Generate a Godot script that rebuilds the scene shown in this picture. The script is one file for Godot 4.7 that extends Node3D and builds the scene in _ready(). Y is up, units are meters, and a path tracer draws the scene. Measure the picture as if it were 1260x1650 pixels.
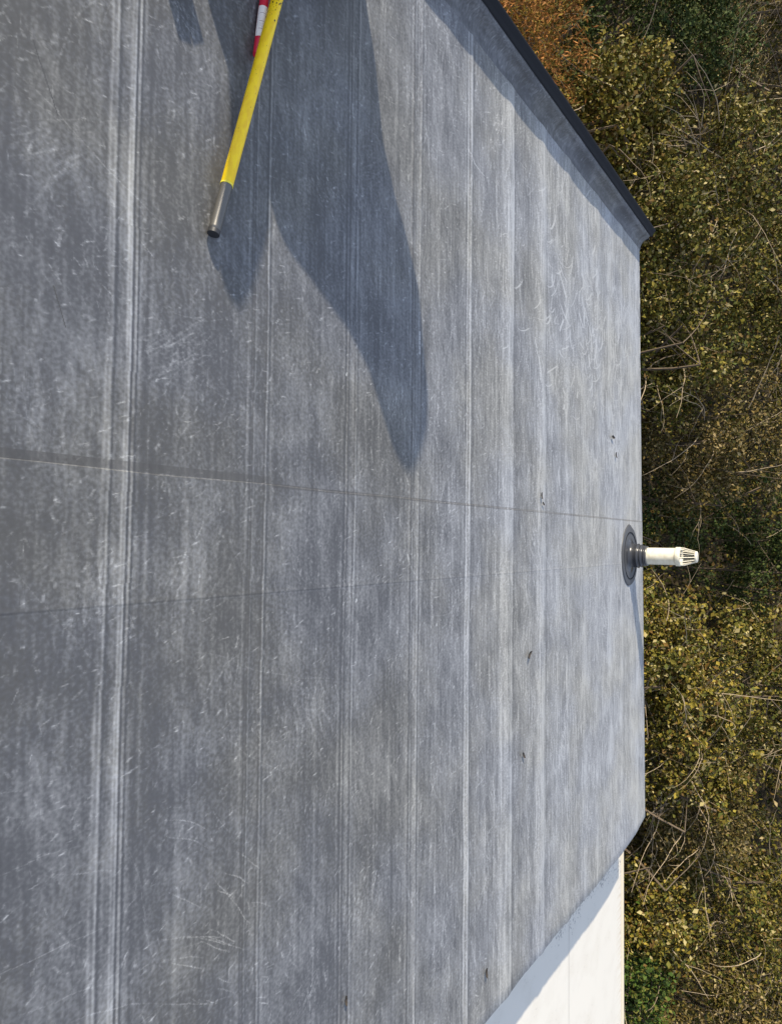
extends Node3D

const R := 2.8                      # height of the black roof above the ground
const XA := -2.45                   # plan area covered by the membrane print
const XB := 2.25
const ZA := -5.95
const ZB := -0.70
var rng := RandomNumberGenerator.new()
var taken := {}
var M := {}

# ---------------------------------------------------------------- helpers
func numbered(called: String) -> String:
	if not taken.has(called):
		taken[called] = 0
		return called
	taken[called] += 1
	return "%s_%03d" % [called, taken[called]]

func thing(called: String, label: String, category: String, at := Vector3.ZERO, group := "") -> Node3D:
	var o := Node3D.new()
	o.name = numbered(called)
	add_child(o)
	o.position = at
	o.set_meta("label", label)
	o.set_meta("category", category)
	if group != "":
		o.set_meta("group", group)
	return o

func part(called: String, mesh: Mesh, mat: Material, parent: Node) -> MeshInstance3D:
	var m := MeshInstance3D.new()
	m.name = called
	m.mesh = mesh
	m.material_override = mat
	parent.add_child(m, true)
	return m

func mat(c: Color, rough := 0.7, metal := 0.0) -> StandardMaterial3D:
	var m := StandardMaterial3D.new()
	m.albedo_color = c.linear_to_srgb()
	m.roughness = rough
	m.metallic = metal
	return m

func grid_mesh(rows: Array, uvf = null, smooth := true, cap0 := false, cap1 := false) -> ArrayMesh:
	# rows: Array of PackedVector3Array of equal length
	var st := SurfaceTool.new()
	st.begin(Mesh.PRIMITIVE_TRIANGLES)
	var nr := rows.size()
	var nc: int = rows[0].size()
	if smooth:
		st.set_smooth_group(0)
		for r in nr:
			var row: PackedVector3Array = rows[r]
			for c in nc:
				if uvf != null:
					st.set_uv(uvf.call(row[c], r, c))
				st.add_vertex(row[c])
		for r in nr - 1:
			for c in nc - 1:
				var a := r * nc + c
				st.add_index(a); st.add_index(a + 1); st.add_index(a + nc)
				st.add_index(a + 1); st.add_index(a + nc + 1); st.add_index(a + nc)
	else:
		st.set_smooth_group(-1)
		for r in nr - 1:
			for c in nc - 1:
				for q in [[0, 0], [0, 1], [1, 0], [0, 1], [1, 1], [1, 0]]:
					var v: Vector3 = rows[r + q[0]][c + q[1]]
					if uvf != null:
						st.set_uv(uvf.call(v, r + q[0], c + q[1]))
					st.add_vertex(v)
	st.generate_normals()
	var m := st.commit()
	for e in [[cap0, 0], [cap1, nr - 1]]:
		if e[0]:
			var s2 := SurfaceTool.new()
			s2.begin(Mesh.PRIMITIVE_TRIANGLES)
			s2.set_smooth_group(-1)
			var row: PackedVector3Array = rows[e[1]]
			var cen := Vector3.ZERO
			for c in nc - 1:
				cen += row[c]
			cen /= float(nc - 1)
			for c in nc - 1:
				for v in [cen, row[c], row[c + 1]]:
					if uvf != null:
						s2.set_uv(uvf.call(v, e[1], c))
					s2.add_vertex(v)
			s2.generate_normals()
			m = s2.commit(m)
	return m

func lathe(profile: Array, n := 32) -> ArrayMesh:
	# profile: Array of Vector2(radius, y)
	var rows := []
	for p in profile:
		var row := PackedVector3Array()
		for k in n + 1:
			var a := TAU * k / n
			row.append(Vector3(cos(a) * p.x, p.y, sin(a) * p.x))
		rows.append(row)
	return grid_mesh(rows)

func tube_rows(pts: Array, radii: Array, n := 16) -> Array:
	var rows := []
	var side := Vector3.UP
	for i in pts.size():
		var d: Vector3
		if i == 0:
			d = pts[1] - pts[0]
		elif i == pts.size() - 1:
			d = pts[i] - pts[i - 1]
		else:
			d = pts[i + 1] - pts[i - 1]
		d = d.normalized()
		if absf(side.dot(d)) > 0.95:
			side = Vector3.RIGHT
		var u := (side - d * side.dot(d)).normalized()
		side = u
		var v := d.cross(u)
		var row := PackedVector3Array()
		for k in n + 1:
			var a := TAU * k / n
			row.append(pts[i] + (u * cos(a) + v * sin(a)) * radii[i])
		rows.append(row)
	return rows

func box(size: Vector3, at: Vector3) -> ArrayMesh:
	var bm := BoxMesh.new()
	bm.size = size
	var st := SurfaceTool.new()
	st.append_from(bm, 0, Transform3D(Basis(), at))
	return st.commit()

func noise(seed_: int, freq: float, oct := 4, type := FastNoiseLite.TYPE_SIMPLEX_SMOOTH) -> FastNoiseLite:
	var n := FastNoiseLite.new()
	n.seed = seed_
	n.frequency = freq
	n.noise_type = type
	n.fractal_octaves = oct
	return n

func noise_bytes(seed_: int, freq: float, oct: int, w: int, h: int, W: int, H: int, seamless := false) -> PackedByteArray:
	var n := noise(seed_, freq, oct)
	var im: Image
	if seamless:
		im = n.get_seamless_image(w, h)
	else:
		im = n.get_image(w, h)
	im.convert(Image.FORMAT_L8)
	if w != W or h != H:
		im.resize(W, H, Image.INTERPOLATE_CUBIC)
	return im.get_data()

# ---------------------------------------------------------------- membrane print
const TW := 2048
var scuff := PackedByteArray()

func px(x: float) -> float: return (x - XA) / (XB - XA) * TW
func pz(z: float) -> float: return (z - ZA) / (ZB - ZA) * TW

func stroke(x: float, z: float, length: float, ang: float, curl: float, amt: float, width := 1) -> void:
	# a scratch or scuff of the given length in metres
	var n := int(length / 0.0023) + 1
	var X := px(x)
	var Z := pz(z)
	for i in n:
		var t := float(i) / n
		var v := int(amt * (1.0 - absf(t * 2.0 - 1.0) * 0.6) * rng.randf_range(0.45, 1.0))
		for w in width:
			var ix := int(X)
			var iz := int(Z) + w
			if ix >= 0 and ix < TW and iz >= 0 and iz < TW:
				var k := iz * TW + ix
				scuff[k] = clampi(scuff[k] + v, 0, 255)
		X += cos(ang)
		Z += sin(ang)
		ang += curl / n + rng.randf_range(-0.05, 0.05)

func membrane_image() -> ImageTexture:
	var nb := noise_bytes(11, 0.030, 5, 512, 512, TW, TW)
	var nh := noise_bytes(23, 0.012, 4, 512, 512, TW, TW)
	var ns := noise_bytes(31, 0.11, 4, 80, TW, TW, TW)
	var nt := noise_bytes(37, 0.035, 3, 36, 1024, TW, TW)
	var nd := noise_bytes(41, 0.10, 4, 256, 1024, TW, TW, true)
	var nf := noise_bytes(53, 0.17, 4, TW, TW, TW, TW)
	var ng := noise_bytes(57, 0.10, 3, 420, TW, TW, TW)
	scuff.resize(TW * TW)
	scuff.fill(0)
	# scuffs: random, mostly across the roof, denser towards the far edge
	for i in 5600:
		var x := rng.randf_range(XA, XB)
		var z := lerpf(ZB, ZA, pow(rng.randf(), 0.75))
		var a := rng.randf_range(-0.35, 0.35)
		if rng.randf() < 0.45:
			a = rng.randf_range(-0.9, 0.9) + 0.5
		stroke(x, z, rng.randf_range(0.01, 0.07) * (1.0 + 0.25 * absf(z)) * 0.6, a, rng.randf_range(-0.5, 0.5), pow(rng.randf(), 3.0) * 62.0 + 6.0, 1 + int(rng.randf() * (1.6 - z * 0.55)))
	# the far half is rubbed white by long fine drag marks
	for i in 9000:
		var z := lerpf(-2.3, ZA, pow(rng.randf(), 0.62))
		stroke(rng.randf_range(XA, XB), z, rng.randf_range(0.04, 0.34), rng.randf_range(-0.10, 0.10), rng.randf_range(-0.3, 0.3), rng.randf_range(8, 40), 1 + int(rng.randf() * 4.0))
	# small wiped flecks everywhere
	for i in 40000:
		stroke(rng.randf_range(XA, XB), rng.randf_range(ZA, ZB), rng.randf_range(0.005, 0.028), rng.randf_range(-0.5, 1.4), 0.0, pow(rng.randf(), 2.0) * 44.0 + 5.0, rng.randi_range(1, 4))
	# loose clusters of scuffs where tools and boots have been
	for i in 240:
		var cx := rng.randf_range(XA, XB)
		var cz := lerpf(ZB, ZA, pow(rng.randf(), 0.8))
		var a := rng.randf_range(-1.3, 1.3)
		var amp := pow(rng.randf(), 1.5)
		var sx := rng.randf_range(0.02, 0.11)
		var sz := rng.randf_range(0.02, 0.08)
		for k in rng.randi_range(8, 46):
			stroke(cx + rng.randfn(0, sx), cz + rng.randfn(0, sz), rng.randf_range(0.008, 0.05), a + rng.randfn(0, 0.25), rng.randf_range(-0.4, 0.4), 9.0 + amp * rng.randf_range(10, 62), 1 + int(rng.randf() * (1.2 - cz * 0.7)))
	# pale scratches near the far corner by the kerb
	for i in 210:
		stroke(-1.30 + rng.randfn(0, 0.30), -4.55 + rng.randfn(0, 0.5), rng.randf_range(0.03, 0.17), rng.randf_range(-0.9, 1.1), rng.randf_range(-1.4, 1.4), rng.randf_range(60, 190), rng.randi_range(3, 8))
	for i in 60:
		stroke(-0.62 + rng.randfn(0, 0.1), -5.05 + rng.randfn(0, 0.08), rng.randf_range(0.02, 0.09), rng.randf_range(-1.0, 1.0), rng.randf_range(-2, 2), rng.randf_range(80, 200), 4)
	# hatching of parallel scratches in the near corner
	for i in 24:
		stroke(1.05 + rng.randfn(0, 0.10), -1.47 + rng.randfn(0, 0.06), rng.randf_range(0.05, 0.16), 2.25 + rng.randfn(0, 0.08), 0.0, rng.randf_range(45, 110), 1)
	for i in 14:
		stroke(rng.randf_range(0.5, 1.3), rng.randf_range(-1.6, -0.8), rng.randf_range(0.1, 0.3), 1.9 + rng.randfn(0, 0.15), 0.1, rng.randf_range(20, 60), 1)
	# long faint drag lines, mostly slanting across the near half
	for i in 170:
		var zz := lerpf(ZB, ZA, pow(rng.randf(), 1.5))
		var aa := rng.randf_range(1.7, 2.5) if rng.randf() < 0.6 else rng.randf_range(0.1, 0.9)
		stroke(rng.randf_range(XA, XB), zz, rng.randf_range(0.15, 0.8), aa, rng.randf_range(-0.15, 0.15), rng.randf_range(8, 30), 1 + int(rng.randf() < 0.3))
	# broad chalky smears of many overlapping wipes
	for i in 75:
		var sx := rng.randf_range(XA, XB)
		var sz := rng.randf_range(ZA, ZB)
		var sa := rng.randf_range(-0.5, 0.9)
		var sw := rng.randf_range(0.03, 0.12)
		var sl := rng.randf_range(0.06, 0.30)
		for k in int(sw * 420.0):
			stroke(sx + rng.randfn(0, 0.03), sz + rng.randfn(0, sw * 0.5), sl * rng.randf_range(0.5, 1.1), sa + rng.randfn(0, 0.06), 0.0, rng.randf_range(5, 20), rng.randi_range(1, 4))
	# white drips
	for i in 5:
		stroke(-0.80 + 0.018 * i, -2.452, 0.014, 0.0, 0.0, 230, 4)
	for a in [[-0.55, -1.98], [0.20, -2.05], [0.6, -2.75], [0.33, -2.6]]:
		stroke(a[0], a[1], 0.012, 0.2, 0.0, 210, 3)

	# creases across the roof: one profile along z, wandering a little with x
	var prof := PackedFloat32Array()
	prof.resize(TW)
	prof.fill(0.0)
	for c in LINES:
		var r0 := int(pz(c[0] - c[1] * 3.0))
		var r1 := int(pz(c[0] + c[1] * 3.0)) + 1
		for r in range(maxi(r0, 0), mini(r1, TW)):
			var z := ZA + (ZB - ZA) * r / TW
			prof[r] += c[2] * exp(-pow((z - c[0]) / c[1], 2.0))
	var wob := PackedInt32Array()
	wob.resize(TW)
	for x in TW:
		wob[x] = -int(round(fold_shift(XA + (XB - XA) * x / TW) / (ZB - ZA) * TW))
	# colours: dusty chalk over dark rubber, grey-brown to grey-blue, the blue painting in sky reflection
	var lut := []
	for hue in 16:
		var row := PackedByteArray()
		var k := hue / 15.0
		for c in 256:
			var t := c / 255.0
			var lo := Color(0.047, 0.0465, 0.046).lerp(Color(0.0445, 0.046, 0.0525), k)
			var hi := Color(0.36, 0.36, 0.345).lerp(Color(0.345, 0.357, 0.377), k)
			var q := lo.lerp(hi, pow(t, 1.35)).linear_to_srgb()
			row.append(clampi(int(q.r * 255.0), 0, 255))
			row.append(clampi(int(q.g * 255.0), 0, 255))
			row.append(clampi(int(q.b * 255.0), 0, 255))
		lut.append(row)
	var out := PackedByteArray()
	out.resize(TW * TW * 3)
	# each strip between two creases has its own base level, paler towards the far edge
	var band := PackedInt32Array()
	band.resize(TW)
	for r in TW:
		var z := ZA + (ZB - ZA) * r / TW
		var lv := 52
		for q in [[-1.12, 55], [-1.56, 64], [-2.01, 77], [-2.42, 97], [-2.88, 116], [-3.20, 138], [-3.345, 122], [-3.66, 150], [-3.78, 142], [-4.2, 152], [-4.7, 164], [-5.3, 172]]:
			if z < q[0]:
				lv = q[1]
		band[r] = lv
	for pass_ in 3:
		var b2 := band.duplicate()
		for r in range(6, TW - 6):
			var t := 0
			for q in range(-6, 7):
				t += b2[r + q]
			band[r] = t / 13
	var o := 0
	for r in TW:
		for x in TW:
			var i := r * TW + x
			var j := ((r + (x * 5 >> 3)) & 2047) * TW + x
			var rr := r + wob[x]
			if rr < 0: rr = 0
			elif rr > 2047: rr = 2047
			var sv := ns[i]
			var b := nb[i]
			var rd := r + (b - 128 >> 1)
			if rd < 0: rd = 0
			elif rd > 2047: rd = 2047
			var du := band[rd]
			var c := du + ((b - 128) * 27 + (sv - 128) * (13 + (du >> 3)) + (nt[i] - 128) * 14 + (nd[j] - 128) * 16 + (nf[i] - 128) * 36 + (ng[i] - 128) * 20) / 100
			c += int(prof[rr] * (0.6 + sv * 0.0055 + (b - 100) * 0.002))
			c += scuff[i] * (90 + nf[i]) >> 7
			if c < 34: c = 34 - (34 - c) / 3
			if c < 0: c = 0
			elif c > 255: c = 255
			var hu := ((nh[i] - 128) * 2 + (nf[i] - 128) >> 4) + 9
			if hu < 0: hu = 0
			elif hu > 15: hu = 15
			var l: PackedByteArray = lut[hu]
			c *= 3
			out[o] = l[c]
			out[o + 1] = l[c + 1]
			out[o + 2] = l[c + 2]
			o += 3
	var im := Image.create_from_data(TW, TW, false, Image.FORMAT_RGB8, out)
	# brown line of old adhesive along the lap, fading out as narrow print
	for k in TW:
		var z := ZA + (ZB - ZA) * k / TW
		var w := 0.019 if z > -1.62 else 0.008
		var xc := -0.165 if z > -1.62 else -0.152
		var a0 := int(px(xc - w * 0.5))
		var a1 := int(px(xc + w * 0.5))
		for q in range(a0, a1 + 1):
			var c0 := im.get_pixel(q, k)
			var f := (0.45 + 1.4 * (nf[k * TW + q] / 255.0 - 0.5)) * (0.4 + 0.7 * nb[k * TW + q] / 255.0)
			im.set_pixel(q, k, c0.lerp(Color(0.19, 0.18, 0.17), clampf(f * 0.8, 0, 1)))
	# faint fold beside the lap, its dark and pale flanks painted into the colour
	for k in TW:
		var q := int(px(0.155))
		for e in [[0, -0.040], [1, -0.022], [2, 0.032], [3, 0.020]]:
			var c0 := im.get_pixel(q + e[0], k)
			var g: float = e[1] * (nf[k * TW + q] / 128.0)
			im.set_pixel(q + e[0], k, Color(c0.r + g, c0.g + g, c0.b + g))
	# two dark hairline cuts
	for l in [[-1.03, -0.865, -0.90, -0.925], [-0.53, -0.925, -0.45, -0.955]]:
		for k in 60:
			var t := k / 59.0
			im.set_pixel(int(px(lerpf(l[0], l[2], t))), int(pz(lerpf(l[1], l[3], t))), Color(0.24, 0.24, 0.24))
	return ImageTexture.create_from_image(im)

# centre z, half width, amount of chalk (negative is darker)
const LINES := [
	[-1.055, 0.006, 45], [-1.068, 0.005, 55], [-1.076, 0.004, -34], [-1.095, 0.024, 24], [-1.108, 0.004, 50], [-1.117, 0.004, 70], [-1.1235, 0.003, -46], [-1.131, 0.004, 62], [-1.1375, 0.0025, -40], [-1.146, 0.006, 30], [-1.165, 0.004, -22], [-1.178, 0.004, 20],
	[-1.300, 0.012, 14], [-1.36, 0.004, 12],
	[-1.512, 0.004, 26], [-1.524, 0.003, -36], [-1.533, 0.003, -30], [-1.540, 0.003, 30], [-1.583, 0.003, -40], [-1.590, 0.004, 52], [-1.599, 0.003, -20], [-1.610, 0.006, 20],
	[-1.75, 0.006, 14], [-1.84, 0.005, 12],
	[-1.955, 0.004, 26], [-1.968, 0.004, -42], [-1.979, 0.003, 26], [-1.986, 0.004, -40], [-2.006, 0.016, 24], [-2.020, 0.004, -34], [-2.030, 0.004, 46], [-2.055, 0.006, 20],
	[-2.17, 0.01, 14], [-2.26, 0.008, 16],
	[-2.378, 0.005, 22], [-2.393, 0.005, -40], [-2.404, 0.004, 26], [-2.412, 0.004, -34], [-2.430, 0.018, 24], [-2.445, 0.004, 40], [-2.455, 0.004, -24], [-2.470, 0.006, 28],
	[-2.60, 0.012, 14], [-2.72, 0.01, 12],
	[-2.822, 0.005, 24], [-2.834, 0.005, -24], [-2.850, 0.008, 66], [-2.863, 0.006, -12], [-2.876, 0.012, 78], [-2.892, 0.005, -44], [-2.91, 0.01, -16],
	[-3.05, 0.014, 18], [-3.15, 0.012, 24], [-3.215, 0.02, 34], [-3.27, 0.03, 40], [-3.325, 0.02, 52], [-3.352, 0.008, -40], [-3.37, 0.02, -16],
	[-3.55, 0.02, 14], [-3.68, 0.03, 26], [-3.735, 0.03, 46], [-3.785, 0.01, -30],
	[-3.95, 0.03, 16], [-4.10, 0.03, 22], [-4.22, 0.02, -12], [-4.42, 0.05, 18], [-4.66, 0.03, 22], [-4.75, 0.02, -14], [-4.95, 0.05, 20], [-5.20, 0.03, 22], [-5.45, 0.05, 18], [-5.62, 0.03, 26],
]
# real ridges pressed into the sheet: centre z, half width, height
const RIDGES := [
	[-1.068, 0.009, 0.0016], [-1.116, 0.008, 0.0030], [-1.134, 0.006, 0.0022], [-1.536, 0.006, 0.0018], [-1.588, 0.008, 0.0028],
	[-1.962, 0.006, 0.0016], [-1.984, 0.006, 0.0018], [-2.027, 0.008, 0.0024], [-2.390, 0.008, 0.0022], [-2.447, 0.009, 0.0026], [-2.874, 0.016, 0.0050],
	[-3.29, 0.055, 0.0070], [-3.72, 0.050, 0.0075], [-4.12, 0.05, 0.0050], [-4.66, 0.06, 0.0050], [-5.2, 0.06, 0.0045], [-1.34, 0.05, 0.0012], [-1.78, 0.05, 0.0015], [-2.2, 0.06, 0.002], [-2.65, 0.06, 0.0025],
]
var n_und: FastNoiseLite
var n_wob: FastNoiseLite

func far_z(x: float) -> float:
	return -5.785 - 0.032 * x

func right_x(z: float) -> float:
	# the right-hand edge of the sheet, trimmed back towards the far corner
	var x := 2.125 + n_und.get_noise_2d(z * 200.0, 50.0) * 0.005 + n_und.get_noise_2d(z * 1700.0, 9.0) * (0.007 if z < -3.5 and z > -5.4 else 0.002)
	if z < -5.3:
		x -= 0.055 * pow((-5.3 - z) / 0.55, 1.6)
	return x

func fold_shift(x: float) -> float:
	return n_wob.get_noise_2d(x * 28.0, 0.0) * 0.010

func sheet_y(x: float, z: float) -> float:
	var y := n_und.get_noise_2d(x * 60.0, z * 90.0) * 0.0022
	y += n_und.get_noise_2d(x * 260.0 + 900.0, z * 420.0) * 0.0007
	var zz := z - fold_shift(x)
	for r in RIDGES:
		var d: float = (zz - r[0]) / r[1]
		if absf(d) < 3.0:
			y += r[2] * exp(-d * d) * (0.75 + 0.5 * n_wob.get_noise_2d(x * 90.0, r[0] * 700.0))
	# low fold beside the lap
	var e := (x - 0.155) / 0.006
	y += 0.0007 * exp(-e * e)
	return y

func sheet_zs() -> Array:
	var zs := []
	var z := 3.4
	while z > -0.75:
		zs.append(z); z -= 0.12
	while z > -5.72:
		zs.append(z)
		var near := false
		for r in RIDGES:
			if r[1] < 0.03 and absf(z - r[0]) < r[1] * 2.6:
				near = true
		z -= 0.0035 if near else 0.022
	return zs

func sheet_rows(x0f: Callable, x1f: Callable, ncol: int, lift: float, lip_left: bool, lip_right: bool) -> Array:
	var zs := sheet_zs()
	var rows := []
	var us := []
	for c in ncol + 1:
		us.append(float(c) / ncol)
	if lip_right:
		# finer columns over the fold
		for e in [-0.018, -0.012, -0.008, -0.004, 0.0, 0.004, 0.008, 0.012, 0.018]:
			us.append((0.155 + 0.152 + e) / (2.125 + 0.152))
		for e in [0.0012, 0.003, 0.007]:
			us.append(e / (2.125 + 0.152))
		us.sort()
		ncol = us.size() - 1
	for zi in zs.size() + 6:
		var row := PackedVector3Array()
		for c in range(-3 if lip_left else 0, ncol + 1 + (4 if lip_right else 0)):
			var u: float = us[clampi(c, 0, ncol)]
			var zc: float
			var drop := 0.0
			if zi < zs.size():
				zc = zs[zi]
			else:
				zc = -5.72
			var a: float = x0f.call(zc)
			var b: float = x1f.call(zc)
			var x := lerpf(a, b, u)
			if zi >= zs.size():
				var k := zi - zs.size()
				var fz := far_z(x)
				zc = [lerpf(-5.72, fz, 0.5), fz + 0.012, fz + 0.003, fz, fz, fz][k]
				drop = [0.0, 0.0, 0.004, 0.012, 0.05, 0.10][k]
				x = lerpf(a, right_x(zc) if lip_right else b, u)
			var y := sheet_y(x, clampf(zc, -5.8, 3.4)) + lift - drop
			if c < 0:
				y -= lift * (-c) / 3.0
				x -= 0.0006 * (-c)
			if c > ncol:
				var k2 := c - ncol
				x += [0.003, 0.005, 0.005, 0.002][k2 - 1]
				y -= [0.002, 0.008, 0.028, 0.032][k2 - 1]
			row.append(Vector3(x, R + y, zc))
		rows.append(row)
	return rows

func uv_roof(p: Vector3, _r: int, _c: int) -> Vector2:
	return Vector2((p.x - XA) / (XB - XA), (p.z - ZA) / (ZB - ZA))

# ---------------------------------------------------------------- vegetation
var kinds := {}

func leaf_mesh(pts: PackedVector3Array, outs: PackedVector3Array, kind: Dictionary) -> ArrayMesh:
	var n := pts.size()
	var V := PackedVector3Array(); V.resize(n * 4)
	var N := PackedVector3Array(); N.resize(n * 4)
	var C := PackedColorArray(); C.resize(n * 4)
	var I := PackedInt32Array(); I.resize(n * 6)
	var pal: Array = kind.pal
	var np := pal.size()
	var L: float = kind.leaf
	var W: float = kind.width
	for i in n:
		var p := pts[i]
		var d := Vector3(rng.randfn(), rng.randfn() - 0.25, rng.randfn()).normalized()
		var nn := (outs[i] * 0.55 + Vector3(rng.randfn(), rng.randfn() + 0.5, rng.randfn()) * 0.75)
		var s := d.cross(nn)
		if s.length_squared() < 1e-6:
			s = d.cross(Vector3.UP)
		s = s.normalized()
		nn = s.cross(d).normalized()
		var l := L * rng.randf_range(0.4, 1.0) * rng.randf_range(0.9, 1.6)
		var w := l * W
		var q := i * 4
		V[q] = p
		V[q + 1] = p + d * l * 0.5 + s * w + nn * w * 0.35
		V[q + 2] = p + d * l - nn * l * 0.12
		V[q + 3] = p + d * l * 0.5 - s * w + nn * w * 0.35
		var n1 := (nn - s * 0.3).normalized()
		var n2 := (nn + s * 0.3).normalized()
		N[q] = nn; N[q + 1] = n1; N[q + 2] = nn; N[q + 3] = n2
		var c: Color = pal[rng.randi() % np] * rng.randf_range(0.7, 1.45)
		C[q] = c; C[q + 1] = c; C[q + 2] = c; C[q + 3] = c
		var k := i * 6
		I[k] = q; I[k + 1] = q + 2; I[k + 2] = q + 1
		I[k + 3] = q; I[k + 4] = q + 3; I[k + 5] = q + 2
	var arr := []
	arr.resize(Mesh.ARRAY_MAX)
	arr[Mesh.ARRAY_VERTEX] = V
	arr[Mesh.ARRAY_NORMAL] = N
	arr[Mesh.ARRAY_COLOR] = C
	arr[Mesh.ARRAY_INDEX] = I
	var m := ArrayMesh.new()
	m.add_surface_from_arrays(Mesh.PRIMITIVE_TRIANGLES, arr)
	return m

func twig(st: SurfaceTool, a: Vector3, dir: Vector3, length: float, r0: float, droop: float, n := 8, wig := 0.22) -> Array:
	var pts := []
	var rad := []
	var p := a
	var d := dir.normalized()
	for i in n + 1:
		pts.append(p)
		rad.append(lerpf(r0, r0 * 0.3, float(i) / n))
		p += d * length / n
		d = (d + Vector3(rng.randfn(), rng.randfn(), rng.randfn()) * wig * 0.6 + Vector3.DOWN * droop / n).normalized()
	var rows := tube_rows(pts, rad, 4)
	for r in rows.size() - 1:
		for c in 4:
			for q in [[0, 0], [0, 1], [1, 0], [0, 1], [1, 1], [1, 0]]:
				st.add_vertex(rows[r + q[0]][c + q[1]])
	return pts

func shrub(called: String, label: String, category: String, cx: float, yrel: float, cz: float, rad: Vector3, kname: String, count: int, twigs: int, group := "") -> void:
	var kind: Dictionary = kinds[kname]
	var o := thing(called, label, category, Vector3(cx, 0, cz), group)
	var cen := Vector3(0, R + yrel, 0)
	# stems from the ground up into the crown
	var st: SurfaceTool
	var ends := []
	for k in kind.stems:
		st = SurfaceTool.new()
		st.begin(Mesh.PRIMITIVE_TRIANGLES)
		st.set_smooth_group(-1)
		var a := Vector3(rng.randf_range(-0.18, 0.18), -0.05, rng.randf_range(-0.18, 0.18))
		var tip := cen + Vector3(rng.randf_range(-0.7, 0.7) * rad.x, rng.randf_range(0.1, 0.7) * rad.y, rng.randf_range(-0.7, 0.7) * rad.z)
		ends.append_array(twig(st, a, tip - a, (tip - a).length(), rng.randf_range(0.025, 0.05), 0.0, 12, 0.16).slice(5))
		st.generate_normals()
		part("trunk", st.commit(), M.bark, o)
	# clumps of leaves spread through the crown
	var pts := PackedVector3Array()
	var outs := PackedVector3Array()
	var nclump: int = kind.clumps
	var tips := []
	for k in nclump:
		var d := Vector3(rng.randfn(), rng.randfn() * 0.9 + 0.1, rng.randfn()).normalized()
		var f := pow(rng.randf(), 0.38) * rng.randf_range(0.8, 1.12)
		var c := cen + d * rad * f
		tips.append([c, d])
		var cr: float = kind.clump_r * rng.randf_range(0.6, 1.4)
		var m := int(1.3 * count / nclump * rng.randf_range(0.4, 1.7))
		for j in m:
			var off := Vector3(rng.randfn(), rng.randfn() * 0.75, rng.randfn()) * cr * 0.55
			pts.append(c + off)
			outs.append((d + off.normalized() * 0.6).normalized())
	var f2 := part("foliage", leaf_mesh(pts, outs, kind), M.leaf, o)
	f2.set_meta("kind", "stuff")
	# twigs
	st = SurfaceTool.new()
	st.begin(Mesh.PRIMITIVE_TRIANGLES)
	st.set_smooth_group(-1)
	for k in nclump / 3:
		var e: Vector3 = ends[rng.randi() % ends.size()]
		var t: Vector3 = tips[k][0]
		twig(st, e, t - e, (t - e).length() * 1.05, 0.006, 0.25, 7, 0.25)
	st.generate_normals()
	part("branches", st.commit(), M.bark, o).set_meta("kind", "stuff")
	if twigs > 0:
		st = SurfaceTool.new()
		st.begin(Mesh.PRIMITIVE_TRIANGLES)
		st.set_smooth_group(-1)
		for k in int(twigs * 0.5):
			var d := Vector3(rng.randfn() * 0.9, rng.randfn() * 0.5 + 0.25, absf(rng.randfn()) * 0.8 + 0.1).normalized()
			var a := cen + d * rad * rng.randf_range(0.45, 0.85)
			var p2 := twig(st, a, d + Vector3(rng.randfn(), rng.randfn() * 0.6, rng.randfn()) * 0.55, rng.randf_range(0.35, 1.0), rng.randf_range(0.003, 0.0060), rng.randf_range(0.1, 1.1), 9, 0.17)
			for b in rng.randi_range(1, 3):
				var q: Vector3 = p2[rng.randi_range(2, 7)]
				twig(st, q, d + Vector3(rng.randfn(), rng.randfn(), rng.randfn()) * 0.7, rng.randf_range(0.15, 0.45), 0.0025, rng.randf_range(0.0, 0.8), 6, 0.2)
		st.generate_normals()
		part("twigs", st.commit(), M.twig, o).set_meta("kind", "stuff")

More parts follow.
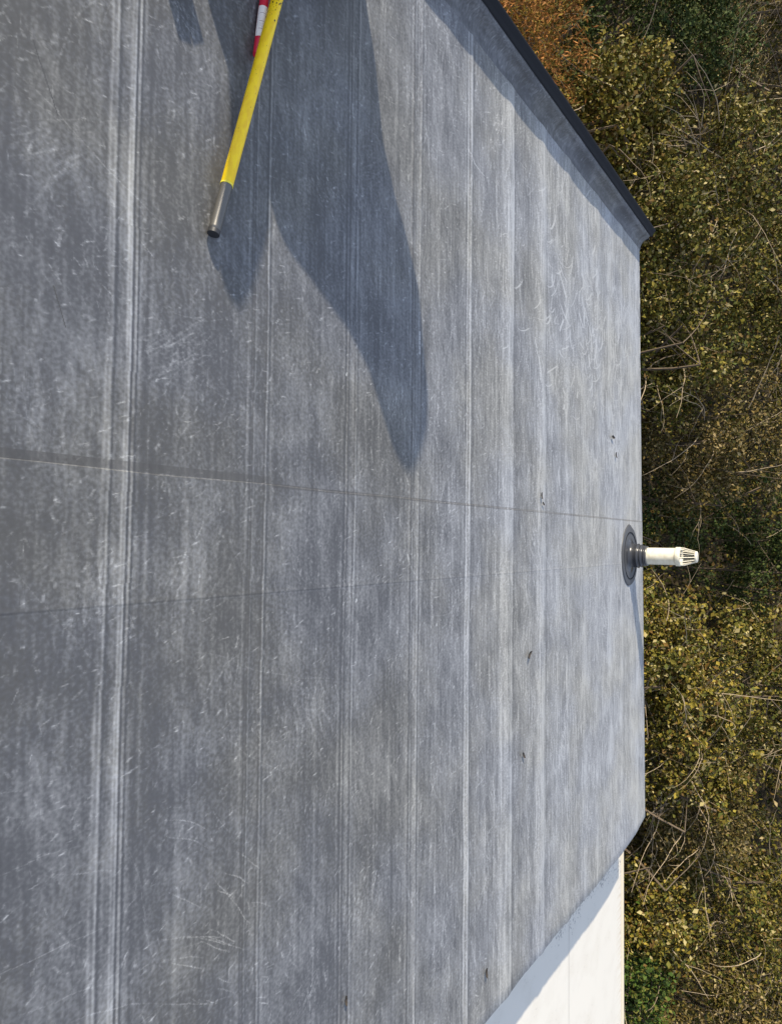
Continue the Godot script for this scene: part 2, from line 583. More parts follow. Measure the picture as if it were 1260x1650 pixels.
# ---------------------------------------------------------------- the scene
func _ready() -> void:
	rng.seed = 20417
	# camera: a phone turned on its side, so the picture's right is up
	var pitch := deg_to_rad(32.7)
	var yaw := deg_to_rad(2.5)
	var roll := deg_to_rad(-0.8)
	var fw := Vector3(-sin(yaw) * cos(pitch), -sin(pitch), -cos(yaw) * cos(pitch))
	var rt0 := Vector3(cos(yaw), 0, -sin(yaw))
	var up0 := rt0.cross(fw)
	var rt := rt0 * cos(roll) + up0 * sin(roll)
	var up := -rt0 * sin(roll) + up0 * cos(roll)
	var cam := Camera3D.new()
	cam.name = "camera"
	cam.fov = rad_to_deg(2.0 * atan(825.0 / 1200.0))
	cam.near = 0.05
	cam.far = 400.0
	add_child(cam)
	cam.transform = Transform3D(Basis(up, -rt, -fw), Vector3(0, R + 1.45, 0))
	cam.current = true

	var sky_m := ProceduralSkyMaterial.new()
	sky_m.sky_top_color = Color(0.66, 0.715, 0.81)
	sky_m.sky_horizon_color = Color(0.88, 0.90, 0.93)
	sky_m.sky_curve = 0.12
	sky_m.ground_bottom_color = Color(0.12, 0.11, 0.08)
	sky_m.ground_horizon_color = Color(0.4, 0.42, 0.42)
	sky_m.sun_angle_max = 1.0
	var sky := Sky.new()
	sky.sky_material = sky_m
	var env := Environment.new()
	env.background_mode = Environment.BG_SKY
	env.sky = sky
	env.background_energy_multiplier = 1.05
	env.tonemap_mode = Environment.TONE_MAPPER_LINEAR
	env.tonemap_exposure = 1.6
	env.sdfgi_enabled = true
	env.ssao_enabled = true
	env.ssil_enabled = true
	var we := WorldEnvironment.new()
	we.name = "world_environment"
	we.environment = env
	add_child(we)

	var sun := DirectionalLight3D.new()
	sun.name = "sun"
	sun.light_color = Color(1.0, 0.95, 0.86)
	sun.light_energy = 1.6
	sun.light_angular_distance = 0.8
	sun.shadow_enabled = true
	add_child(sun)
	var el := atan(0.407)
	var sd := Vector3(0.9135 * cos(el), -sin(el), -0.4067 * cos(el))
	sun.look_at_from_position(Vector3.ZERO, sd, Vector3.UP)

	n_und = noise(5, 0.01, 3)
	n_wob = noise(6, 0.01, 2)
	materials()
	setting()
	building()
	white_roof()
	vent()
	poles()
	blockers()
	litter()
	vegetation()

func materials() -> void:
	var m := StandardMaterial3D.new()
	m.albedo_texture = membrane_image()
	m.roughness = 0.56
	m.metallic_specular = 0.5
	M.membrane = m
	M.black = mat(Color(0.012, 0.013, 0.016), 0.65)
	M.black.metallic_specular = 0.25
	M.render_wall = mat(Color(0.42, 0.40, 0.36), 0.9)
	M.bark = mat(Color(0.10, 0.075, 0.05), 0.9)
	M.twig = mat(Color(0.30, 0.235, 0.155), 0.85)
	var lf := StandardMaterial3D.new()
	lf.vertex_color_use_as_albedo = true
	lf.roughness = 0.72
	lf.metallic_specular = 0.3
	lf.backlight_enabled = true
	lf.backlight = Color(0.16, 0.15, 0.05)
	M.leaf = lf
	var ground_n := NoiseTexture2D.new()
	ground_n.noise = noise(91, 0.03, 5)
	ground_n.width = 512
	ground_n.height = 512
	ground_n.seamless = true
	var gr := Gradient.new()
	gr.set_color(0, Color(0.10, 0.08, 0.05))
	gr.set_color(1, Color(0.30, 0.25, 0.14))
	ground_n.color_ramp = gr
	var g := StandardMaterial3D.new()
	g.albedo_texture = ground_n
	g.uv1_triplanar = true
	g.uv1_world_triplanar = true
	g.uv1_scale = Vector3.ONE * 0.6
	g.roughness = 0.95
	M.ground = g

func setting() -> void:
	# ground sheet, rising into a wooded bank behind the thicket
	var rows := []
	var nn := noise(15, 0.03, 4)
	var zs := [300.0, 120.0, 60.0, 30.0, 15.0, 6.0, 0.0, -4.0, -6.0, -7.0, -8.0, -9.0, -10.0, -11.0, -12.0, -13.0, -14.0, -15.0, -16.0, -18.0, -20.0, -24.0, -30.0, -45.0, -80.0, -300.0]
	for z in zs:
		var row := PackedVector3Array()
		for i in range(-40, 41):
			var x := signf(i) * pow(absf(i) / 40.0, 2.2) * 300.0
			var y := nn.get_noise_2d(x * 6.0, z * 6.0) * 0.25 if z < -6.5 else 0.0
			y += 5.2 * smoothstep(-11.0, -18.0, z)
			row.append(Vector3(x, y, z))
		rows.append(row)
	var g := part("ground", grid_mesh(rows), M.ground, self)
	g.set_meta("kind", "structure")

func building() -> void:
	var b := thing("flat_roofed_building", "flat roof covered in scuffed grey-black rubber membrane with fold creases and a lap seam", "building", Vector3.ZERO)
	# walls below the roof, with thickness
	part("wall", box(Vector3(4.36, R - 0.08, 0.25), Vector3(-0.13, (R - 0.08) * 0.5, -5.60)), M.render_wall, b)
	part("wall", box(Vector3(4.36, R - 0.08, 0.25), Vector3(-0.13, (R - 0.08) * 0.5, 3.25)), M.render_wall, b)
	part("wall", box(Vector3(0.25, R - 0.08, 8.6), Vector3(-2.20, (R - 0.08) * 0.5, -1.175)), M.render_wall, b)
	part("wall", box(Vector3(0.25, R - 0.08, 8.6), Vector3(1.95, (R - 0.08) * 0.5, -1.175)), M.render_wall, b)
	part("roof_deck", box(Vector3(4.40, 0.055, 9.0), Vector3(-0.13, R - 0.0455, -1.2)), M.render_wall, b)
	# the two sheets of membrane; the right one laps over the left
	var left := sheet_rows(func(_z): return -2.225, func(_z): return -0.10, 34, 0.0, false, false)
	part("membrane_sheet", grid_mesh(left, uv_roof), M.membrane, b)
	var right := sheet_rows(func(_z): return -0.152 + 0.0015 * sin(_z * 9.0), right_x, 40, 0.0013, true, true)
	part("membrane_sheet", grid_mesh(right, uv_roof), M.membrane, b)
	# kerb: the membrane sweeps up a fillet, a black trim caps it
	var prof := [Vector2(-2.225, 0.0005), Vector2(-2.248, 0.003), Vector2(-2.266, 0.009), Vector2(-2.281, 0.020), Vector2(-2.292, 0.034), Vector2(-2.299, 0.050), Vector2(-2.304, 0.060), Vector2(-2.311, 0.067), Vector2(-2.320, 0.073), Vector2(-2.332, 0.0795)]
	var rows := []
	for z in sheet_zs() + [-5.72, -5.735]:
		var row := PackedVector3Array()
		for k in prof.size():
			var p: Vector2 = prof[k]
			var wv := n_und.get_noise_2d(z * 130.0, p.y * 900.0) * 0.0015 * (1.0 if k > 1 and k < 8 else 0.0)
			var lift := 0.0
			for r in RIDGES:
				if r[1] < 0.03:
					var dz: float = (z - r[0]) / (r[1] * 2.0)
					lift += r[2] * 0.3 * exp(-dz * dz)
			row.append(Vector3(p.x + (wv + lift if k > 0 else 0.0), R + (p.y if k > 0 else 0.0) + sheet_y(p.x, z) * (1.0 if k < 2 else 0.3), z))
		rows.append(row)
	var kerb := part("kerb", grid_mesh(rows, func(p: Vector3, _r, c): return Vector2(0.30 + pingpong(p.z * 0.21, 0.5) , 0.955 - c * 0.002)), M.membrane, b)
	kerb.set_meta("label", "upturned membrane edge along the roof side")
	# trim: an L of black metal with a thin rounded lip
	var tp := [Vector2(-2.319, 0.0755), Vector2(-2.324, 0.0815), Vector2(-2.338, 0.0895), Vector2(-2.352, 0.1005), Vector2(-2.360, 0.1065), Vector2(-2.366, 0.1085), Vector2(-2.371, 0.1065), Vector2(-2.373, 0.1000), Vector2(-2.373, -0.09), Vector2(-2.370, -0.09), Vector2(-2.370, 0.095), Vector2(-2.326, 0.066), Vector2(-2.319, 0.0755)]
	rows = []
	for i in 41:
		var z := lerpf(3.4, -5.765, i / 40.0)
		var row := PackedVector3Array()
		for p in tp:
			row.append(Vector3(p.x + n_und.get_noise_1d(z * 30.0) * 0.001, R + p.y + n_und.get_noise_1d(z * 30.0 + 500.0) * 0.001, z))
		rows.append(row)
	var trim := part("edge_trim", grid_mesh(rows, null, false), M.black, b)
	# hollow end of the trim at the far corner
	var st := SurfaceTool.new()
	for q in [[Vector3(0.060, 0.006, 0.03), Vector3(-2.338, R + 0.003, -5.757)], [Vector3(0.006, 0.055, 0.03), Vector3(-2.309, R + 0.032, -5.757)], [Vector3(0.006, 0.062, 0.03), Vector3(-2.366, R + 0.036, -5.757)]]:
		var bm := BoxMesh.new()
		bm.size = q[0]
		st.append_from(bm, 0, Transform3D(Basis(), q[1]))
	part("trim_end", st.commit(), M.black, b)
	# drip edge along the far eave
	rows = []
	for i in 21:
		var x := lerpf(-2.33, 2.03, i / 20.0)
		var z := far_z(x)
		var row := PackedVector3Array()
		for p in [Vector2(-0.004, -0.014), Vector2(-0.010, -0.017), Vector2(-0.012, -0.024), Vector2(-0.012, -0.10), Vector2(-0.009, -0.10), Vector2(-0.004, -0.02), Vector2(-0.004, -0.014)]:
			row.append(Vector3(x, R + p.y, z + p.x))
		rows.append(row)
	part("drip_edge", grid_mesh(rows, null, false), mat(Color(0.30, 0.31, 0.32), 0.5), b)

const WY := R - 0.28
func white_image() -> ImageTexture:
	var S := 1024
	var na := noise_bytes(61, 0.02, 5, 512, 512, S, S)
	var nb := noise_bytes(62, 0.10, 3, S, S, S, S)
	var ns := noise_bytes(63, 0.10, 4, S, 40, S, S)
	var im := Image.create(S, S, false, Image.FORMAT_RGB8)
	# covers x 2.0..5.0, z -6.3..-2.5
	for r in S:
		var z := lerpf(-6.3, -2.5, r / float(S))
		for c in S:
			var x := lerpf(2.0, 5.0, c / float(S))
			var i := r * S + c
			var a := na[i] / 255.0
			var b := nb[i] / 255.0
			var s := ns[i] / 255.0
			var col := Color(0.605, 0.58, 0.525).lerp(Color(0.52, 0.485, 0.42), clampf((a - 0.45) * 1.6, 0, 1) * 0.55)
			col = col.lerp(Color(0.30, 0.29, 0.27), clampf((b * 0.8 + a * 0.3 - 0.80) * 2.5, 0, 0.4))
			# brown run marks near the far trim
			var e := clampf(1.0 - (z + 6.2) / 0.16, 0.0, 1.0)
			col = col.lerp(Color(0.42, 0.33, 0.22), e * clampf((s - 0.35) * 2.2, 0, 1) * 0.55 * b * 1.6)
			# smeared black sealant beside the rubber edge
			var d := x - 2.13
			if d < 0.75 and z < -4.6 and d > 0.0:
				var f := clampf((b * 1.0 + a * 0.6 - 0.86 - maxf(d - 0.40, 0.0) * 1.6) * 5.0, 0.0, 0.75)
				col = col.lerp(Color(0.16, 0.16, 0.17), f)
			im.set_pixel(c, r, col.linear_to_srgb())
	return ImageTexture.create_from_image(im)

func white_roof() -> void:
	var b := thing("white_roofed_annex", "lower white-coated roof stepping down beside the black rubber roof", "building", Vector3.ZERO)
	var m := StandardMaterial3D.new()
	m.albedo_texture = white_image()
	m.roughness = 0.6
	var zfar := -6.21
	for seg in [[zfar, -4.952], [-4.948, 3.4]]:
		var rows := []
		var nz := 24
		for i in nz + 1:
			var row := PackedVector3Array()
			for k in 31:
				var x := lerpf(2.075, 6.5, pow(k / 30.0, 1.3))
				var z := lerpf(seg[0], seg[1], i / float(nz))
				row.append(Vector3(x, WY + n_und.get_noise_2d(x * 40.0, z * 40.0) * 0.003 * smoothstep(-6.1, -5.6, z), z))
			rows.append(row)
		part("roof_sheet", grid_mesh(rows, func(p: Vector3, _r, _c): return Vector2((p.x - 2.0) / 3.0, (p.z + 6.3) / 3.8)), m, b)
	# raised trim on the far eave
	var rows2 := []
	for i in 31:
		var x := lerpf(2.075, 6.5, i / 30.0)
		var y := 0.0
		var row := PackedVector3Array()
		for p in [Vector2(0.030, 0.001), Vector2(0.028, 0.004), Vector2(0.012, 0.006), Vector2(0.010, 0.014), Vector2(0.0, 0.017), Vector2(-0.012, 0.014), Vector2(-0.014, 0.0), Vector2(-0.014, -0.12), Vector2(-0.010, -0.12)]:
			row.append(Vector3(x, WY + y + p.y, zfar + p.x))
		rows2.append(row)
	part("edge_trim", grid_mesh(rows2, null, false), mat(Color(0.52, 0.475, 0.385), 0.5), b)
	part("upstand", box(Vector3(0.02, 0.285, 9.0), Vector3(2.0855, WY + 0.10, -1.2)), mat(Color(0.68, 0.66, 0.62), 0.7), b)
	part("roof_deck", box(Vector3(4.4, 0.08, 9.5), Vector3(4.3, WY - 0.075, -1.4)), M.render_wall, b)
	part("wall", box(Vector3(4.2, WY - 0.12, 0.25), Vector3(4.3, (WY - 0.12) * 0.5, -5.9)), M.render_wall, b)
	part("wall", box(Vector3(0.25, WY - 0.12, 9.0), Vector3(6.25, (WY - 0.12) * 0.5, -1.2)), M.render_wall, b)

func vent() -> void:
	var at := Vector3(0.10, R + 0.004, -5.40)
	var o := thing("vent_pipe", "cream plastic vent pipe with slotted cage cap on the black roof", "vent pipe", at)
	var patch_m := mat(Color(0.046, 0.048, 0.053), 0.5)
	var prof := [Vector2(0.02, 0.009), Vector2(0.10, 0.008), Vector2(0.205, 0.006), Vector2(0.211, 0.003), Vector2(0.213, -0.004)]
	var rows := []
	for p in prof:
		var row := PackedVector3Array()
		for k in 65:
			var a := TAU * k / 64.0
			var r: float = p.x
			if p.x > 0.15:
				r += 0.012 * pow(maxf(cos(a - PI), 0.0), 60.0) + 0.002 * sin(a * 7.0)
			row.append(Vector3(cos(a) * r, p.y + sheet_y(at.x + cos(a) * r, at.z + sin(a) * r), sin(a) * r))
		rows.append(row)
	var fl := part("flange", grid_mesh(rows), patch_m, o)
	fl.set_meta("label", "round rubber patch under the vent")
	var ring := lathe([Vector2(0.161, 0.005), Vector2(0.163, 0.0105), Vector2(0.166, 0.012), Vector2(0.169, 0.0105), Vector2(0.171, 0.005)], 64)
	part("sealant_ring", ring, M.black, fl)
	part("boot", lathe([Vector2(0.125, 0.006), Vector2(0.118, 0.010), Vector2(0.098, 0.013), Vector2(0.088, 0.020), Vector2(0.084, 0.032), Vector2(0.082, 0.058), Vector2(0.086, 0.062), Vector2(0.086, 0.067), Vector2(0.079, 0.070), Vector2(0.078, 0.084), Vector2(0.081, 0.087), Vector2(0.081, 0.091), Vector2(0.073, 0.094), Vector2(0.071, 0.108), Vector2(0.074, 0.110), Vector2(0.074, 0.114), Vector2(0.066, 0.117), Vector2(0.0585, 0.118)], 48), mat(Color(0.030, 0.032, 0.038), 0.28), o)
	part("clamp_ring", lathe([Vector2(0.0665, 0.117), Vector2(0.069, 0.118), Vector2(0.069, 0.128), Vector2(0.0665, 0.129), Vector2(0.060, 0.129)], 48), mat(Color(0.12, 0.12, 0.12), 0.35, 0.6), o)
	var cream := mat(Color(0.62, 0.585, 0.48), 0.45)
	var gn := NoiseTexture2D.new()
	gn.noise = noise(33, 0.02, 5)
	gn.width = 256
	gn.height = 256
	gn.seamless = true
	var gg := Gradient.new()
	gg.set_color(0, Color(0.90, 0.88, 0.84))
	gg.set_color(1, Color(1, 1, 1))
	gg.set_offset(1, 0.55)
	gn.color_ramp = gg
	cream.albedo_texture = gn
	cream.uv1_triplanar = true
	cream.uv1_scale = Vector3.ONE * 4.0
	part("pipe", lathe([Vector2(0.059, 0.02), Vector2(0.059, 0.326)], 48), cream, o)
	var cap := part("cage_cap", lathe([Vector2(0.0595, 0.316), Vector2(0.064, 0.317), Vector2(0.066, 0.320), Vector2(0.066, 0.346), Vector2(0.063, 0.351), Vector2(0.056, 0.353), Vector2(0.052, 0.352), Vector2(0.052, 0.318)], 48), cream, o)
	part("cap_disc", lathe([Vector2(0.0, 0.457), Vector2(0.034, 0.457), Vector2(0.0385, 0.454), Vector2(0.0395, 0.446), Vector2(0.037, 0.442), Vector2(0.0, 0.441)], 48), cream, cap)
	var bar_rows := tube_rows([Vector3(0.060, 0.350, 0), Vector3(0.0585, 0.372, 0), Vector3(0.047, 0.41, 0), Vector3(0.037, 0.446, 0)], [0.0038, 0.0036, 0.0032, 0.0030], 8)
	var bar := grid_mesh(bar_rows)
	for k in 12:
		var q := part("bar", bar, cream, cap)
		q.rotation.y = TAU * k / 12.0 + 0.1

func pole_mesh(a: Vector3, b: Vector3, r: float, n := 24) -> ArrayMesh:
	var len_ := (b - a).length()
	var pts := [a, a + (b - a) * 0.002]
	for k in range(1, 13):
		pts.append(a.lerp(b, k / 12.0))
	var rad := [r * 0.9]
	for k in 13:
		rad.append(r)
	return grid_mesh(tube_rows(pts, rad, n), func(p: Vector3, _r, c): return Vector2(c / float(n), (p - a).length() / len_), true, true, true)

func poles() -> void:
	# the yellow pole lies on the roof with its bare metal end towards the middle
	var r := 0.0168
	var tip := Vector3(-0.790, R + 0.0205, -1.356)
	var far_ := Vector3(-1.530, R + 0.050, -1.553)
	var dir := (far_ - tip).normalized()
	var o := thing("yellow_pole", "yellow tool pole with bare metal socket end lying on the roof", "pole", Vector3(tip.x, R, tip.z))
	var loc := func(v: Vector3): return v - o.position
	var S := 512
	var im := Image.create(128, S, false, Image.FORMAT_RGB8)
	var nn := noise(77, 0.03, 4)
	for y in S:
		for x in 128:
			var k := nn.get_noise_2d(x, y * 1.5)
			var c := Color(0.90, 0.62, 0.002).lerp(Color(0.80, 0.50, 0.004), clampf(k * 1.4 + 0.3, 0, 1))
			im.set_pixel(x, y, c.linear_to_srgb())
	for k in 420:
		# specks of dirt, thick on the worn stretch
		var y := int(clampf(rng.randfn(0.50, 0.045) if k < 330 else rng.randf(), 0.0, 0.99) * S)
		var x := rng.randi_range(0, 127)
		var c := Color(0.14, 0.11, 0.03) if rng.randf() < 0.7 else Color(0.5, 0.3, 0.02)
		var big := rng.randf() < (0.35 if k < 330 else 0.05)
		for j in (rng.randi_range(2, 7) if big else 1):
			im.set_pixel((x + j) % 128, mini(y + int(j * rng.randf_range(-0.4, 0.4)), S - 1), c)
			if big:
				im.set_pixel((x + j) % 128, clampi(y + 1, 0, S - 1), c)
	var m := StandardMaterial3D.new()
	m.albedo_texture = ImageTexture.create_from_image(im)
	m.roughness = 0.45
	var s0 := tip + dir * 0.150
	part("shaft", pole_mesh(loc.call(s0), loc.call(tip + dir * 1.42), r), m, o)
	part("shaft_collar", pole_mesh(loc.call(s0 - dir * 0.0015), loc.call(s0 + dir * 0.003), r + 0.0006), mat(Color(0.80, 0.66, 0.05), 0.4), o)
	# metal socket with a dark plug and a rivet hole
	var g := mat(Color(0.135, 0.13, 0.122), 0.36, 0.7)
	var soc := part("metal_socket", pole_mesh(loc.call(tip + dir * 0.008), loc.call(s0 + dir * 0.001), r - 0.0007), g, o)
	part("end_plug", pole_mesh(loc.call(tip), loc.call(tip + dir * 0.012), r - 0.0002), mat(Color(0.02, 0.021, 0.024), 0.45), o)
	# hole: a short capped tube, black to stand in for the dark inside
	var side := dir.cross(Vector3.UP).normalized()
	var hp := tip + dir * 0.028 + (Vector3.UP * 0.97 + (side if side.z < 0 else -side) * 0.12).normalized() * (r - 0.0009)
	var hd := (Vector3.UP * 0.97 + (side if side.z < 0 else -side) * 0.12).normalized()
	var hole_rows := tube_rows([hp - hd * 0.004, hp + hd * 0.0006], [0.0042, 0.0042], 16)
	part("rivet_hole", grid_mesh(hole_rows, func(_p, _r, _c): return Vector2.ZERO, true, false, true), mat(Color(0.006, 0.006, 0.006), 0.9), soc)

	# the red pole under it
	var rr := 0.0135
	var e := Vector3(-1.358, R + 0.0155, -1.515)
	var e2 := Vector3(-1.552, R + 0.0165, -1.540)
	var d2 := (e2 - e).normalized()
	var q := thing("red_pole", "red tool pole with white sticker lying beside and under the yellow pole", "pole", Vector3(e.x, R, e.z))
	var loc2 := func(v: Vector3): return v - q.position
	var red := mat(Color(0.62, 0.018, 0.05), 0.3)
	part("shaft", pole_mesh(loc2.call(e), loc2.call(e + d2 * 0.72), rr), red, q)
	# sticker wrapped over the top of the pole
	var rows := []
	var u := (Vector3.UP - d2 * d2.dot(Vector3.UP)).normalized()
	var v := d2.cross(u)
	for i in 9:
		var t := lerpf(0.052, 0.148, i / 8.0)
		var half := 1.9 if i > 0 and i < 8 else 1.75
		var row := PackedVector3Array()
		for k in 17:
			var a := lerpf(-half, half, k / 16.0)
			row.append(loc2.call(e + d2 * t + (u * cos(a) + v * sin(a)) * (rr + 0.0006)))
		rows.append(row)
	var si := Image.create(128, 128, false, Image.FORMAT_RGB8)
	si.fill(Color(0.93, 0.90, 0.88))
	for l in [30, 62, 96]:
		si.fill_rect(Rect2i(20, l, 88, 2), Color(0.62, 0.55, 0.56))
	si.fill_rect(Rect2i(62, 72, 4, 18), Color(0.5, 0.46, 0.48))
	for k in 26:
		si.fill_rect(Rect2i(22 + (k * 17) % 80, 38 + (k * 11) % 20, 5, 2), Color(0.75, 0.70, 0.70))
	var sm := StandardMaterial3D.new()
	sm.albedo_texture = ImageTexture.create_from_image(si)
	sm.roughness = 0.5
	part("sticker", grid_mesh(rows, func(_p, rr_, cc): return Vector2(cc / 16.0, rr_ / 8.0)), sm, q)

func blocker_at(called: String, label: String, levels: Array, m: Material, s0 := -1.1) -> void:
	# levels: height, smallest and largest offset across the sun's path, half depth
	var s := Vector3(0.9135, 0, -0.4067)
	var w := Vector3(-0.4067, 0, -0.9135)
	var wc: float = (levels[0][1] + levels[0][2]) * 0.5
	var o := thing(called, label, "sack", s * s0 + w * wc + Vector3(0, R + 0.005, 0))
	var rows := []
	for l in levels:
		var row := PackedVector3Array()
		var c: float = (l[1] + l[2]) * 0.5 - wc
		var a: float = (l[2] - l[1]) * 0.5
		for k in 49:
			var t := TAU * k / 48.0
			var cx := signf(cos(t)) * pow(absf(cos(t)), 0.8)
			var sx := signf(sin(t)) * pow(absf(sin(t)), 0.8)
			var cr := 1.0 + 0.05 * sin(t * 9.0 + l[0] * 9.0) * clampf(l[0] * 3.0, 0, 1)
			row.append(w * (c + cx * a) + s * (sx * l[3] * cr) + Vector3.UP * l[0])
		rows.append(row)
	part("body", grid_mesh(rows, null, true, true, true), m, o)

func blockers() -> void:  # invented unseen shapes, fitted to the outline of the shadow they cast
	var m := mat(Color(0.52, 0.50, 0.45), 0.8)
	blocker_at("shade_blocker", "tall added sack-shaped blocker, unseen, casting the large roof shadow", [[0.0, 1.84, 2.60, 0.20], [0.02, 1.80, 2.66, 0.24], [0.15, 1.80, 2.63, 0.25], [0.26, 1.83, 2.57, 0.23], [0.36, 1.86, 2.58, 0.20], [0.42, 1.97, 2.61, 0.18], [0.48, 2.07, 2.62, 0.16], [0.56, 2.16, 2.575, 0.13], [0.63, 2.18, 2.54, 0.10], [0.685, 2.20, 2.48, 0.07], [0.72, 2.23, 2.39, 0.04], [0.74, 2.27, 2.33, 0.015]], m)
	blocker_at("shade_blocker", "small added sack-shaped blocker, unseen, casting the narrow tongue of shadow", [[0.0, 1.84, 2.04, 0.09], [0.02, 1.83, 2.06, 0.10], [0.20, 1.83, 2.06, 0.10], [0.35, 1.82, 1.98, 0.09], [0.44, 1.74, 1.89, 0.08], [0.50, 1.65, 1.83, 0.07], [0.545, 1.57, 1.74, 0.05], [0.572, 1.57, 1.68, 0.04], [0.587, 1.59, 1.63, 0.02]], m, -1.45)
	var at := Vector3(0.9135, 0, -0.4067) * -1.1 + Vector3(-0.4067, 0, -0.9135) * 1.695 + Vector3(0, R + 0.004, 0)  # added unseen box, sized to cast the small flat-ended shadow
	var bx := thing("box_blocker", "added unseen shadow-casting carton standing beside the sacks", "box", at)
	bx.rotation.y = atan2(0.4067, 0.9135)
	var block_mat := mat(Color(0.34, 0.23, 0.13), 0.85)
	part("block", box(Vector3(0.15, 0.150, 0.09), Vector3(0, 0.075, 0)), block_mat, bx)
	for q in [-1, 1]:
		var fl := part("flap", box(Vector3(0.15, 0.003, 0.043), Vector3(0, 0.0, -0.0215 * q)), block_mat, bx)
		fl.position = Vector3(0, 0.153, 0.045 * q)
		fl.rotation.x = 0.10 * q

func litter() -> void:
	# dead leaves and crumbs of rubber lying on the membrane
	var spots := [
		[-0.70, -4.98, 0.055, 1.4, "dark dead leaf lying left of the vent among white scratches"],
		[-0.585, -5.06, 0.042, 0.4, "curled dead leaf amid pale scratches left of the vent"],
		[-0.235, -3.69, 0.036, 0.2, "small dark leaf crumb beside the lap seam, upper one"],
		[-0.195, -3.71, 0.030, 1.0, "small dark leaf crumb beside the lap seam, lower one"],
		[0.57, -3.53, 0.05, 2.3, "brown dead leaf lying in mid roof below the vent's level"],
		[1.05, -3.46, 0.04, 0.6, "small brown leaf lying on the pale crease near the white roof"],
		[1.49, -2.00, 0.034, 0.05, "dark shred on the crease at the bottom of the picture"],
		[1.90, -3.05, 0.045, 0.1, "dark shred close to the edge of the white roof"],
	]
	for a in spots:
		var x: float = a[0]
		var z: float = a[1]
		var L: float = a[2]
		var o := thing("dead_leaf", a[4], "leaf", Vector3(x, R + sheet_y(x, z) + (0.005 if x > -0.15 else 0.003), z), "dead leaves on the roof")
		var rows := []
		for i in 9:
			var t := i / 8.0
			var hw := L * 0.24 * pow(sin(PI * clampf(t, 0.02, 0.98)), 0.8) * (1.0 + 0.2 * sin(i * 2.3))
			var row := PackedVector3Array()
			for k in 5:
				var q := (k - 2) / 2.0
				row.append(Vector3((t - 0.5) * L, 0.002 + absf(q) * L * 0.12 + pow(t - 0.5, 2) * L * 0.5, q * hw))
			rows.append(row)
		var p := part("blade", grid_mesh(rows), mat(Color(0.035, 0.028, 0.022), 0.8), o)
		p.rotation.y = a[3]

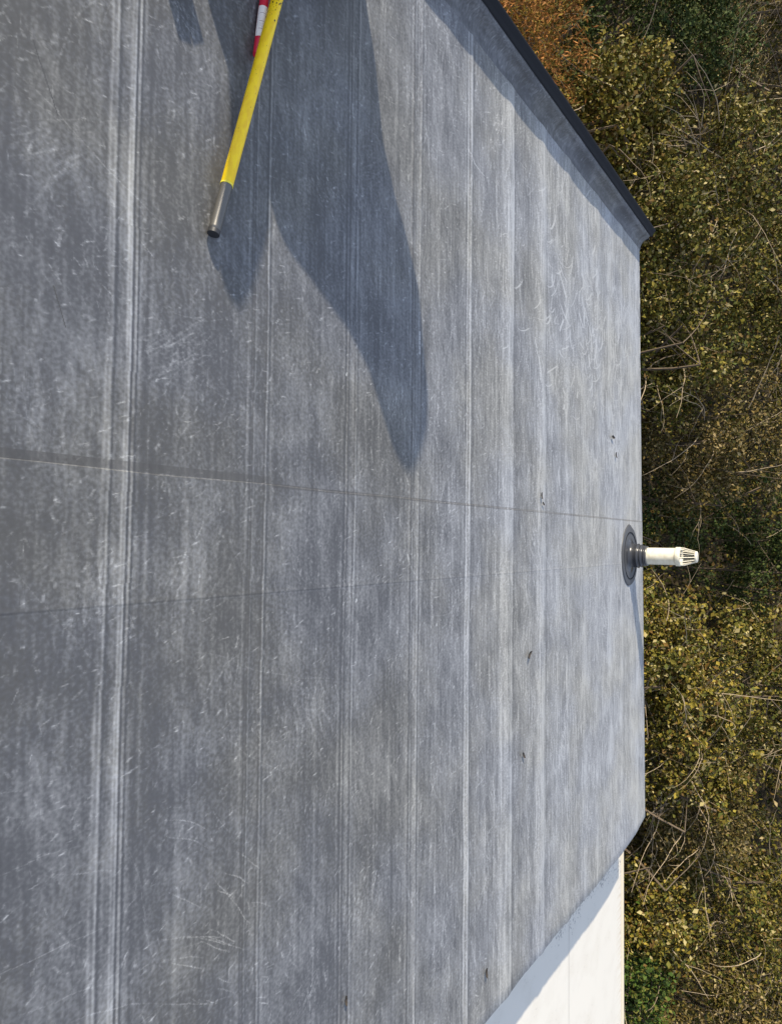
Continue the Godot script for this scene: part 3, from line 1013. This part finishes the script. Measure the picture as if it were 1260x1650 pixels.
func vegetation() -> void:
	kinds = {
		"olive": {"leaf": 0.046, "width": 0.32, "clumps": 105, "clump_r": 0.17, "stems": 5, "pal": [Color(0.082, 0.073, 0.012), Color(0.105, 0.088, 0.014), Color(0.056, 0.060, 0.011), Color(0.14, 0.112, 0.02), Color(0.080, 0.050, 0.014), Color(0.042, 0.052, 0.010), Color(0.09, 0.082, 0.014), Color(0.22, 0.185, 0.085)]},
		"yellow": {"leaf": 0.048, "width": 0.33, "clumps": 100, "clump_r": 0.16, "stems": 5, "pal": [Color(0.145, 0.115, 0.018), Color(0.105, 0.092, 0.015), Color(0.18, 0.137, 0.022), Color(0.075, 0.072, 0.013), Color(0.25, 0.21, 0.095), Color(0.10, 0.06, 0.016), Color(0.06, 0.066, 0.012)]},
		"dark": {"leaf": 0.040, "width": 0.36, "clumps": 120, "clump_r": 0.16, "stems": 5, "pal": [Color(0.026, 0.042, 0.010), Color(0.038, 0.056, 0.013), Color(0.020, 0.032, 0.008), Color(0.062, 0.074, 0.018)]},
		"green": {"leaf": 0.044, "width": 0.36, "clumps": 120, "clump_r": 0.15, "stems": 5, "pal": [Color(0.036, 0.064, 0.010), Color(0.052, 0.083, 0.014), Color(0.026, 0.044, 0.009), Color(0.09, 0.09, 0.018)]},
		"rust": {"leaf": 0.055, "width": 0.10, "clumps": 170, "clump_r": 0.14, "stems": 4, "pal": [Color(0.22, 0.092, 0.024), Color(0.17, 0.078, 0.020), Color(0.19, 0.115, 0.018), Color(0.12, 0.09, 0.016), Color(0.30, 0.13, 0.036)]},
		"brown": {"leaf": 0.044, "width": 0.26, "clumps": 105, "clump_r": 0.17, "stems": 6, "pal": [Color(0.082, 0.058, 0.017), Color(0.074, 0.062, 0.014), Color(0.05, 0.044, 0.012), Color(0.115, 0.082, 0.024), Color(0.20, 0.155, 0.075)]},
	}
	var L := [
		["rust_conifer", "rust-orange conifer showing just beyond the black kerb trim", "tree", -4.30, -1.20, -5.75, Vector3(0.75, 0.85, 0.95), "rust", 16000, 6],
		["holly_tree", "dark green small-leaved evergreen behind the rust-orange conifer", "tree", -5.75, -0.55, -8.3, Vector3(1.0, 1.25, 0.9), "dark", 15000, 6],
		["thicket_shrub", "brownish shaded shrub in the upper right corner of the picture", "shrub", -7.6, 0.2, -11.6, Vector3(1.7, 1.6, 1.2), "brown", 12000, 14],
		["thicket_shrub", "yellow-olive shrub with pale leaves beside the kerb's far end", "shrub", -4.35, -0.75, -7.5, Vector3(0.75, 0.75, 0.75), "yellow", 11000, 10],
		["willow_shrub", "shrub of arching pale bare twigs above the kerb's far corner", "shrub", -3.75, 0.10, -8.3, Vector3(1.0, 0.85, 0.9), "olive", 8000, 70],
		["thicket_shrub", "olive shrub directly behind the roof corner at the kerb end", "shrub", -3.0, -0.55, -7.6, Vector3(0.9, 0.95, 0.8), "olive", 11000, 22],
		["thicket_shrub", "olive-brown shrub at the right picture margin, level with the pale roof scratches", "shrub", -2.9, 0.55, -9.8, Vector3(1.15, 1.1, 0.9), "olive", 11000, 30],
		["thicket_shrub", "speckled olive shrub at the roof edge, midway between kerb corner and vent", "shrub", -1.95, -0.45, -7.8, Vector3(0.85, 0.95, 0.8), "olive", 11000, 22],
		["thicket_shrub", "golden-brown shrub just above the vent in the picture", "shrub", -1.15, -0.10, -8.5, Vector3(0.85, 0.95, 0.8), "brown", 10000, 22],
		["ivy_shrub", "dark green ivy-like shrub immediately behind the vent pipe", "shrub", -0.2, -0.95, -8.8, Vector3(0.75, 0.9, 0.7), "dark", 4500, 16],
		["ivy_shrub", "shaded dark shrub farther back behind the vent's cage cap", "shrub", 0.15, 0.35, -11.2, Vector3(1.2, 1.3, 0.9), "dark", 10000, 20],
		["thicket_shrub", "sunlit yellow-olive shrub just below the vent in the picture", "shrub", 1.10, -0.45, -8.0, Vector3(0.75, 0.85, 0.75), "yellow", 10000, 22],
		["willow_shrub", "yellow shrub crossed by a fan of pale bare branches", "shrub", 1.95, -0.30, -8.1, Vector3(0.85, 0.9, 0.8), "yellow", 9000, 60],
		["thicket_shrub", "olive shrub at the right picture margin, below the vent", "shrub", 1.75, 0.50, -10.0, Vector3(1.15, 1.1, 0.9), "olive", 11000, 26],
		["thicket_shrub", "brown-olive shrub behind the black roof's cut-off corner", "shrub", 2.85, -0.35, -8.6, Vector3(0.85, 0.95, 0.8), "brown", 10000, 30],
		["thicket_shrub", "leafy olive shrub at the tip of the white roof's far edge", "shrub", 3.75, -0.75, -8.0, Vector3(0.7, 0.75, 0.7), "yellow", 10000, 22],
		["green_shrub", "bright green low shrub against the white roof's far edge", "shrub", 4.35, -0.75, -7.7, Vector3(0.5, 0.55, 0.6), "green", 7000, 4],
		["thicket_shrub", "olive twiggy shrub at the right margin, level with the white roof's tip", "shrub", 4.2, 0.30, -9.4, Vector3(1.05, 1.0, 0.9), "olive", 10000, 44],
		["thicket_shrub", "brown twiggy shrub in the lower right corner of the picture", "shrub", 5.35, 0.05, -9.0, Vector3(0.95, 1.1, 0.9), "brown", 10000, 40],
		["bramble", "tangle of brown bramble stems in the lowest corner by the white roof", "bramble", 4.95, -1.05, -7.8, Vector3(0.6, 0.5, 0.6), "brown", 5000, 50],
	]
	for a in L:
		shrub(a[0], a[1], a[2], a[3], a[4], a[5], a[6], a[7], a[8], a[9], "shrubs and trees behind the roof")
	# the rest of the wood behind and below reads as one mass
	var pts := PackedVector3Array()
	var outs := PackedVector3Array()
	var nn := noise(44, 0.05, 3)
	for i in 90000:
		var x := rng.randf_range(-16.0, 12.0)
		var y := rng.randf() * (R + 2.6)
		var z := -11.9 - y * 0.30 + nn.get_noise_2d(x * 12.0, y * 14.0) * 3.4 + rng.randfn(0, 0.16)
		if x < -5.5:
			z += 0.0
		pts.append(Vector3(x, y, z))
		outs.append(Vector3(0, 0.3, 1))
	for i in 26000:
		# low growth on the ground between the shrubs
		var x := rng.randf_range(-12.0, 9.0)
		var z := rng.randf_range(-12.0, -6.6)
		pts.append(Vector3(x, maxf(0.05, 0.35 + nn.get_noise_2d(x * 12.0, z * 12.0) * 0.9 + rng.randfn(0, 0.15)), z))
		outs.append(Vector3.UP)
	for i in 45000:
		# ivy and saplings up the bank
		var x := rng.randf_range(-18.0, 14.0)
		var z := rng.randf_range(-19.0, -11.5)
		pts.append(Vector3(x, 5.2 * smoothstep(-11.0, -18.0, z) + absf(rng.randfn(0, 0.45)) + 0.05, z))
		outs.append(Vector3(0, 0.8, 0.6))
	var under := {"leaf": 0.085, "width": 0.34, "pal": [Color(0.075, 0.068, 0.013), Color(0.095, 0.08, 0.015), Color(0.042, 0.054, 0.011), Color(0.085, 0.056, 0.016), Color(0.12, 0.095, 0.02)]}
	var u := part("undergrowth", leaf_mesh(pts, outs, under), M.leaf, self)
	u.set_meta("kind", "stuff")
	u.set_meta("label", "dark mass of leafy undergrowth behind and below the shrubs")
	u.set_meta("category", "undergrowth")
